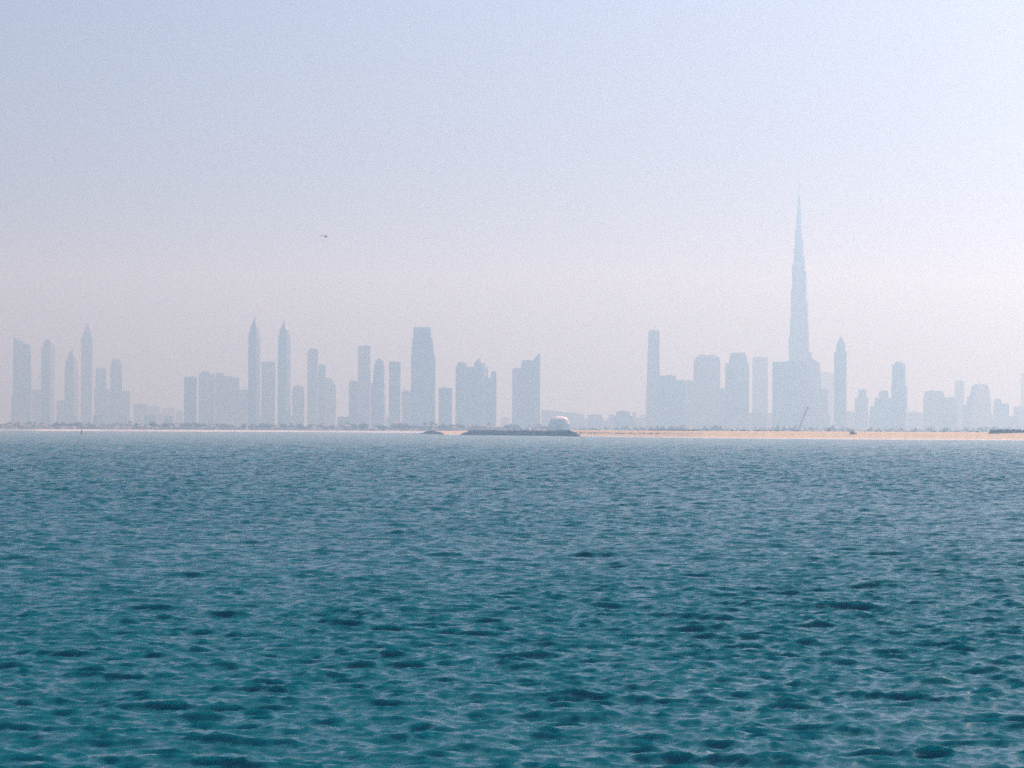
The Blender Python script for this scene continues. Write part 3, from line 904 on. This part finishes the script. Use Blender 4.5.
# ------------------------------------------------------------------ breakwaters
M_ROCK = noise_mat('dark_rock', (0.022, 0.022, 0.024), (0.065, 0.062, 0.06), 0.8, 0.9)
def rock_mound(name, label, pts, n, size, seed, cat='breakwater'):
    """pts: (pixel column, row of crest, row of waterline, depth)"""
    rr = random.Random(seed)
    c0 = P(pts[len(pts) // 2][0], hor(pts[len(pts) // 2][0]), pts[len(pts) // 2][3])
    root = empty(name, (c0.x, c0.y, 0))
    tag(root, label, cat)
    xs = [p[0] for p in pts]
    def at(px):
        D = float(np.interp(px, xs, [p[3] for p in pts]))
        zt = P(px, float(np.interp(px, xs, [p[1] for p in pts])), D).z
        zb = float(np.interp(px, xs, [p[2] for p in pts]))
        return P(px, hor(px), D).x, D, max(zt, .1), zb
    m = MB()
    rings = []
    q = 60
    for i in range(q + 1):
        px = xs[0] + (xs[-1] - xs[0]) * i / q
        X, D, zt, zb = at(px)
        zt = max(.05, zt - .9 + .35 * math.sin(px * 1.7) + .25 * math.sin(px * 4.1 + 1))
        hw = zt * 1.6 + 1.0
        rings.append([(X - c0.x, D - c0.y - hw + zt, zb - .8), (X - c0.x, D - c0.y - 1.0, zt), (X - c0.x, D - c0.y + 2.0, zt), (X - c0.x, D - c0.y + hw + 2, zb - .8)])
    m.loft(rings, cap0=True); m.build('core', M_ROCK, root)
    m = MB()
    for i in range(n):
        px = rr.uniform(xs[0], xs[-1])
        X, D, zt, zb = at(px)
        t = rr.random() ** .8
        z = max(zb, zt * (1 - t))
        y = D - 1.0 - (zt - z) * 1.5 - rr.uniform(0, .6)
        if rr.random() < .25: y = D + rr.uniform(-1, 2); z = zt + rr.uniform(-.9, .25)
        s = rr.uniform(.45, 1.0) * size
        m.ball((X - c0.x, y - c0.y, z - .4 * s), (s * rr.uniform(.8, 1.3), s * rr.uniform(.8, 1.2), s * rr.uniform(.6, 1)), 1, .28)
    o = m.build('armour_rock', M_ROCK, root)
    o['kind'] = 'stuff'
    return root
rock_mound('rock_breakwater', 'short dark rock breakwater, a small mound left of the long one', [(421, 433.8, 0, 3150), (426, 431.8, 0, 3130), (431, 430.2, 0, 3100), (436, 431.2, 0, 2990), (440, 432.4, 0, 2880), (443.5, 434.5, 0, 2840)], 420, 1.6, 1)
rock_mound('rock_breakwater', 'long dark rock breakwater in front of the joined towers and the dome', [(460, 434.9, 0, 2640), (466, 432.4, 0, 2630), (472, 430.2, 0, 2620), (490, 430.5, 0, 2600), (520, 430.7, 0, 2540), (545, 430.9, 0, 2490), (562, 430.5, 0, 2400), (569, 430.6, 0, 2330), (574, 432.6, 0, 2290), (580, 436.4, 0, 2255)], 1900, 1.7, 2)
D_r = 1812
rock_mound('rock_wall', 'dark grey rock wall at the back of the beach by the right edge', [(989.5, 432.6, 5.3, D_r), (991, 430.2, 5.3, D_r), (1005, 429.6, 5.3, D_r), (1024, 430.0, 5.3, D_r), (1060, 430.4, 5.3, D_r)], 700, .9, 3, 'rock wall')

# small sandy cove between the two breakwaters
COVE = [(437, 434.43), (471, 434.62)]
cv = shore_mesh('beach', COVE, [(-25, -.8), (0, .05), (15, 1.5), (40, 3.4), (80, 4.2), (140, 3.0), (300, 1.5), (340, -.8)], M_SAND_R, 2, .002)
tag(cv, 'short patch of bright sand between the breakwaters', None, None, 'structure')

# low dark rubble line lying along the beach
def rubble():
    rr = random.Random(5)
    m = MB()
    for i in range(260):
        px = 576 + 90 * rr.random() ** 1.3
        D = lay(interp(NEAR, px), px) + 47 + rr.uniform(-2, 2)
        p = P(px, hor(px), D)
        s = rr.uniform(.2, .5)
        if math.sin(px * .9) + math.sin(px * 2.3) < -.6 * (1 if px < 625 else 0): continue
        m.ball((p.x, D, beach_z(px, D) + s * .3), (s * 1.6, s, s), 1, .3)
    tag(m.build('beach_rubble', M_ROCK), 'dark broken line of stones along the sand', None, None, 'stuff')
rubble()

# scrub on the crest of the sand
M_SCRUB = noise_mat('scrub_leaf', (0.06, 0.06, 0.045), (0.11, 0.1, 0.07), 1.0, 0.85)
def shrub_proto(seed):
    rr = random.Random(seed)
    root = empty('scrub_bush', (0, 0, 0))
    m = MB()
    for i in range(260):
        d = Vector((rr.gauss(0, 1), rr.gauss(0, 1), abs(rr.gauss(0, .8)))).normalized() * rr.uniform(.3, 1.0)
        p = Vector((d.x * 1.5, d.y * 1.2, d.z * 1.2))
        u = Vector((rr.gauss(0, 1), rr.gauss(0, 1), rr.gauss(0, 1))).normalized(); v = u.orthogonal().normalized()
        s_ = rr.uniform(.12, .26)
        m.bm.faces.new([m.bm.verts.new(p + u * s_ * a + v * s_ * b) for a, b in ((-1, 0), (0, -.6), (1, 0), (0, .6))])
    m.build('foliage', M_SCRUB, root, fix=False)
    m = MB()
    for i in range(6):
        m.bar((0, 0, -.15), (rr.uniform(-.9, .9), rr.uniform(-.8, .8), rr.uniform(.5, 1)), .05, .02, 5)
    m.build('stem', M_BARK, root)
    return root
sp = [shrub_proto(1), shrub_proto(2)]
su = [False, False]
rs_ = random.Random(8)
for i in range(64):
    k = i % 2
    px = rs_.choice((rs_.uniform(640, 990), rs_.uniform(730, 778), rs_.uniform(600, 990)))
    o = sp[k] if not su[k] else copy_tree(sp[k]); su[k] = True
    D = lay(interp(NEAR, px), px) + rs_.uniform(100, 190)
    p = P(px, hor(px), D)
    o.location = (p.x, D, beach_z(px, D) - .1)
    o.rotation_euler.z = rs_.uniform(0, 6.28)
    s = rs_.uniform(.5, 1.15); o.scale = (s, s, s)
    tag(o, 'small dry bush on the crest of the sand beach', 'bush', 'bushes on the beach crest')

# ------------------------------------------------------------------ crawler crane
M_CRANE = noise_mat('crane_paint', (0.05, 0.06, 0.09), (0.08, 0.09, 0.13), 1, 0.5)
M_BLACK = noise_mat('black_rubber', (0.015, 0.015, 0.015), (0.035, 0.033, 0.03), 2, 0.8)
def crane():
    px = 796.5
    D = lay(interp(NEAR, px), px) + 325
    gz = beach_z(px, D) - .05
    a = P(796.5, 430, D)
    root = empty('crawler_crane', (a.x, D, gz))
    tag(root, 'crawler crane with a long raised lattice boom leaning right on the beach', 'crane')
    for s in (-1, 1):
        m = MB()
        prof = [(-2.4, .15), (-2.0, 0), (2.0, 0), (2.4, .15), (2.6, .55), (2.3, .95), (-2.3, .95), (-2.6, .55)]
        m.loft([[(x, s * 1.5 + o_, z) for x, z in prof] for o_ in (-.35, .35)], cap0=True)
        m.build('track', M_BLACK, root)
    m = MB(); m.box((0, 0, .85), (2.6, 2.7, .5), 0, .08); m.bar((0, 0, 1.0), (0, 0, 1.3), 1.0, 1.0, 16); m.build('undercarriage', M_CRANE, root)
    m = MB(); m.box((-.9, 0, 2.0), (3.6, 2.6, 1.4), 0, .12); m.box((-3.0, 0, 2.0), (.9, 2.8, 1.5), 0, .1); m.build('engine_house', M_CRANE, root)
    m = MB(); m.box((1.4, -.95, 2.1), (1.4, .95, 1.7), 0, .1); cb = m.build('cab', M_CRANE, root)
    m = MB(); m.box((1.45, -1.44, 2.35), (1.1, .04, .8)); m.box((2.11, -.95, 2.35), (.04, .75, .9)); m.build('window', M_DARKGLASS, cb)
    tip = P(807.8, 407.4, D)
    T0 = Vector((.9, 0, 1.7)); T1 = Vector((tip.x - a.x, 0, tip.z - gz))
    d = (T1 - T0).normalized(); up = Vector((-d.z, 0, d.x)); sd2 = Vector((0, 1, 0))
    m = MB()
    nseg = 16
    Lb = (T1 - T0).length
    def corner(t, i, j):
        w = .34 * min(1, .25 + t * 5, .3 + (1 - t) * 6)
        return T0 + d * (Lb * t) + up * (w * i) + sd2 * (w * j)
    for i, j in ((1, 1), (1, -1), (-1, 1), (-1, -1)):
        for q in range(nseg):
            m.bar(corner(q / nseg, i, j), corner((q + 1) / nseg, i, j), .08, None, 5)
    for q in range(nseg):
        t0, t1 = q / nseg, (q + 1) / nseg
        for (i, j), (i2, j2) in (((1, 1), (1, -1)), ((-1, 1), (-1, -1)), ((1, 1), (-1, 1)), ((1, -1), (-1, -1))):
            m.bar(corner(t0, i, j), corner(t1, i2, j2), .045, None, 4)
    m.build('boom', M_CRANE, root)
    m = MB(); m.ball(T1, (.55, .4, .55), 2); m.bar(T1 + d * .2, T1 + d * .9, .35, .2, 6); m.build('boom_head', M_CRANE, root)
    m = MB()
    G = Vector((-2.4, 0, 5.2))
    for s in (-1, 1):
        m.bar((-1.6, s * .8, 2.6), G + Vector((0, s * .3, 0)), .1, None, 6); m.bar((-2.9, s * .8, 2.6), G + Vector((0, s * .3, 0)), .1, None, 6)
    m.build('gantry', M_CRANE, root)
    m = MB()
    for s in (-1, 1): m.bar(G + Vector((0, s * .25, 0)), T1 + Vector((0, s * .25, 0)), .03, None, 4)
    m.bar(T1 + Vector((.4, 0, 0)), T1 + Vector((.4, 0, -6.5)), .03, None, 4)
    m.build('cable', M_BLACK, root)
    m = MB(); h = T1 + Vector((.4, 0, -6.8)); m.box(h, (.4, .3, .7), 0, .05); m.bar(h - Vector((0, 0, .35)), h - Vector((-.15, 0, .8)), .08, .05, 6); m.build('hook_block', M_BLACK, root)
crane()

# ------------------------------------------------------------------ dark car on the sand
M_CARPAINT = noise_mat('dark_car_paint', (0.012, 0.011, 0.011), (0.025, 0.022, 0.02), 2, 0.35)
def car():
    px = 853.2
    D0 = lay(interp(NEAR, px), px)
    best = min((abs(P(px, 434.3, D0 + q).z - beach_z(px, D0 + q)), q) for q in range(10, 95))[1]
    D = D0 + best
    p = P(px, 434.3, D)
    root = empty('off_road_car', (p.x, D, beach_z(px, D) - .02), R(20))
    root.scale = (1.08, 1.08, 1.08)
    tag(root, 'dark off-road car parked alone on the open sand', 'car')
    m = MB()
    side = [(-2.2, .45), (-2.25, .95), (-2.1, 1.1), (-1.95, 1.75), (-1.6, 1.86), (.3, 1.86), (.95, 1.2), (2.0, 1.08), (2.2, .9), (2.2, .45)]
    def inset(w, sh): return [(x, w, z if z < 1.15 else z) for x, z in side]
    rr_ = []
    for w, k in ((-.92, 1), (.92, 1)):
        rr_.append([(x, w * (1 if z < 1.2 else .84), z) for x, z in side])
    m.loft(rr_, cap0=True)
    body = m.build('body', M_CARPAINT, root)
    m = MB()
    for s in (-1, 1):
        m.loft([[(x, s * y, z) for x, y, z in ((-1.85, .91, 1.22), (.55, .91, 1.22), (.1, .80, 1.75), (-1.75, .80, 1.75))],
                [(x, s * (y + .012), z) for x, y, z in ((-1.85, .91, 1.22), (.55, .91, 1.22), (.1, .80, 1.75), (-1.75, .80, 1.75))]], cap0=True)
    m.build('window', M_DARKGLASS, root)
    for x in (-1.35, 1.35):
        for s in (-1, 1):
            w = MB(); w.bar((x, s * .70, .4), (x, s * .96, .4), .4, .4, 20); wh = w.build('wheel', M_BLACK, root)
            w = MB(); w.bar((x, s * .955, .4), (x, s * .985, .4), .22, .2, 14); w.build('rim', M_METAL, wh)
    for s in (-1, 1):
        w = MB(); w.ball((2.2, s * .65, .85), (.06, .17, .1), 2); w.build('headlight', M_WHITE, root)
    w = MB(); w.box((2.22, 0, .52), (.12, 1.8, .2), 0, .04); w.build('bumper', M_BLACK, root)
    w = MB(); w.box((-2.27, 0, 1.0), (.2, .62, .62), 0, .08); w.build('spare_wheel', M_BLACK, root)
    w = MB()
    for y in (-.55, .55): w.bar((-1.6, y, 1.95), (.2, y, 1.95), .03, None, 6)
    for x in (-1.4, -.7, 0): w.bar((x, -.6, 1.95), (x, .6, 1.95), .03, None, 6)
    w.box((-.8, 0, 2.08), (1.0, .8, .2), 0, .05)
    w.build('roof_rack', M_BLACK, root)
    return root
car()

# grey spoil heap, brown fence, pale posts
def heap():
    px = 830
    D = lay(interp(NEAR, px), px) + 130
    p = P(px, hor(px), D)
    rr = random.Random(3)
    m = MB()
    rings = []
    for i in range(7):
        t = i / 6
        r = (1 - t) ** .8
        rings.append([(3.0 * r * math.cos(a) * rr.uniform(.85, 1.15) + 0.001, 2.2 * r * math.sin(a) * rr.uniform(.85, 1.15), 2.5 * t + rr.uniform(-.12, .12) - .2) for a in [2 * math.pi * q / 14 for q in range(14)]])
    m.loft(rings)
    o = m.build('spoil_heap', noise_mat('grey_spoil', (0.13, 0.12, 0.13), (0.22, 0.2, 0.2), 1.5, .95, bump=.1), None, True)
    o.location = (p.x, D, beach_z(px, D))
    tag(o, 'grey heap of spoil on the beach crest right of the crane', 'heap')
heap()
M_FENCE = noise_mat('brown_fence', (0.2, 0.11, 0.09), (0.3, 0.17, 0.14), .5, .8)
def fence():
    xs = [650 + i * 2.2 for i in range(23)]
    pts = []
    for px in xs:
        D = lay(interp(NEAR, px), px) + 150
        pts.append(P(px, hor(px), D))
    z0 = 5.35
    c = pts[len(pts) // 2]
    root = empty('site_fence', (c.x, c.y, z0))
    tag(root, 'low reddish brown fence along the top of the beach left of the crane', 'fence')
    m = MB()
    for a, b in zip(pts, pts[1:]):
        d = b - a
        mid = (a + b) / 2 - c
        m.box((mid.x, mid.y, .75), (d.length - .16, .06, .9), math.atan2(d.y, d.x))
    m.build('fence_panel', M_FENCE, root)
    for a in pts:
        m = MB(); m.bar((a.x - c.x, a.y - c.y, -.3), (a.x - c.x, a.y - c.y, 1.3), .07, None, 6); m.build('post', M_FENCE, root)
fence()
M_POST = noise_mat('pale_post_paint', (0.6, 0.52, 0.48), (0.68, 0.6, 0.56), 1, .6)
def lamp_post(px, ytop, label):
    D = lay(interp(NEAR, px), px) + 170
    p = P(px, hor(px), D); h = P(px, ytop, D).z - 5.2
    root = empty('lamp_post', (p.x, D, 5.2))
    tag(root, label, 'lamp post')
    m = MB(); m.bar((0, 0, 0), (0, 0, h), .16, .09, 8); m.bar((0, 0, 0), (0, 0, .5), .28, .2, 8); m.build('pole', M_POST, root)
    m = MB(); m.bar((0, 0, h - .1), (.9, 0, h + .15), .06, None, 6); m.build('arm', M_POST, root)
    m = MB(); m.box((1.15, 0, h + .15), (.8, .3, .14), 0, .04); m.build('lamp_head', M_METAL, root)
lamp_post(594.5, 424.2, 'left one of two pale posts at the back of the beach right of the dome')
lamp_post(598, 424.8, 'right one of two pale posts at the back of the beach right of the dome')

# ------------------------------------------------------------------ channel markers
M_BUOY = noise_mat('dark_buoy_paint', (0.015, 0.02, 0.025), (0.04, 0.045, 0.05), 2, .5)
def buoy(px, yb, yt, label):
    D = lay(yb, px)
    p = P(px, yb, D)
    H = P(px, yt, D).z
    root = empty('marker_buoy', (p.x, D, 0))
    tag(root, label, 'buoy')
    s = H / 6.6
    m = MB()
    m.loft([[(r * s * math.cos(a), r * s * math.sin(a), z * s) for a in [2 * math.pi * q / 20 for q in range(20)]] for z, r in ((-.6, .7), (-.2, 1.05), (.5, 1.1), (.75, .85), (.8, .5))], cap0=True)
    m.build('float', M_BUOY, root)
    m = MB()
    for q in range(4):
        a = q * math.pi / 2 + .4
        m.bar((.75 * s * math.cos(a), .75 * s * math.sin(a), .7 * s), (.3 * s * math.cos(a), .3 * s * math.sin(a), 4.0 * s), .09 * s, None, 6)
    for z, r in ((1.6, .62), (2.8, .46), (3.9, .32)):
        for q in range(8):
            a, b = q * math.pi / 4, (q + 1) * math.pi / 4
            m.bar((r * s * math.cos(a), r * s * math.sin(a), z * s), (r * s * math.cos(b), r * s * math.sin(b), z * s), .06 * s, None, 5)
    m.bar((0, 0, 3.9 * s), (0, 0, 6.0 * s), .11 * s, .07 * s, 6)
    m.build('tower_frame', M_BUOY, root)
    m = MB(); m.box((0, 0, 2.4 * s), (1.15 * s, .08, 1.5 * s)); m.box((0, 0, 2.4 * s), (.08, 1.15 * s, 1.5 * s)); m.build('radar_plate', M_BUOY, root)
    m = MB(); m.bar((0, 0, 5.7 * s), (0, 0, 6.6 * s), .4 * s, .05 * s, 10); m.build('topmark', M_BUOY, root)
buoy(81.6, 434.1, 427.0, 'black marker buoy on the water below the left cluster of towers')
buoy(234.4, 432.5, 428.4, 'small dark marker post by the far beach below the blocky mid-left group')

# ------------------------------------------------------------------ helicopter
M_HELI = noise_mat('dark_aircraft_paint', (0.025, 0.025, 0.03), (0.05, 0.05, 0.06), 1, .4)
def helicopter():
    D = 2640.0
    p = P(325.6, 236.4, D)
    root = empty('helicopter', p, R(8))
    root.scale = (.8, .8, .8)
    tag(root, 'small dark helicopter flying in the empty sky, nose to the right', 'helicopter')
    m = MB()
    rings = []
    for x, r, zc in ((-1.9, .25, .3), (-1.5, .7, .15), (-.6, 1.05, 0), (.6, 1.1, -.05), (1.6, .92, -.12), (2.2, .6, -.25), (2.5, .2, -.32)):
        rings.append([(x, r * .85 * math.cos(a), zc + r * math.sin(a)) for a in [2 * math.pi * q / 16 for q in range(16)]])
    m.loft(rings, cap0=True); bd = m.build('fuselage', M_HELI, root, True)
    m = MB()
    m.loft([[(x, r * .86 * math.cos(a) * 1.02, zc + r * 1.02 * math.sin(a)) for a in [-.5 + 1.0 * q / 3 + math.pi / 2 - .5 for q in range(4)] + [0.3, .1]] for x, r, zc in ((1.0, 1.0, -.05), (1.6, .93, -.12), (2.2, .61, -.24))], cap0=True)
    m.build('windscreen', M_DARKGLASS, root)
    m = MB(); m.bar((-1.6, 0, .35), (-6.2, 0, .75), .32, .14, 10); m.build('tail_boom', M_HELI, root, True)
    m = MB()
    m.loft([[(x, y, z) for x, z in ((-6.4, -.1), (-5.8, .6), (-6.2, 1.9), (-6.7, 1.9))] for y in (-.06, .06)], cap0=True)
    m.box((-5.3, 0, .7), (.6, 2.0, .07)); m.build('tail_fin', M_HELI, root)
    m = MB(); m.bar((0, 0, 1.0), (0, 0, 1.75), .28, .12, 10); m.build('rotor_mast', M_HELI, root)
    m = MB()
    for q in range(3):
        a = q * 2 * math.pi / 3 + .5
        m.box((2.6 * math.cos(a), 2.6 * math.sin(a), 1.75), (5.2, .3, .05), a)
    m.build('rotor', M_BLACK, root)
    m = MB()
    for q in range(2):
        m.box((-6.3, .22, .85), (.14, .03, 1.7), rot=Matrix.Rotation(q * math.pi / 2 + .3, 4, 'Y'))
    m.build('tail_rotor', M_BLACK, root)
    for s in (-1, 1):
        m = MB(); m.bar((-1.5, s * 1.05, -1.5), (1.9, s * 1.05, -1.5), .06, None, 6); m.bar((1.9, s * 1.05, -1.5), (2.3, s * 1.05, -1.25), .06, None, 6)
        for x in (-.9, 1.2): m.bar((x, s * .5, -.75), (x, s * 1.05, -1.5), .05, None, 6)
        m.build('skid', M_BLACK, root)
helicopter()
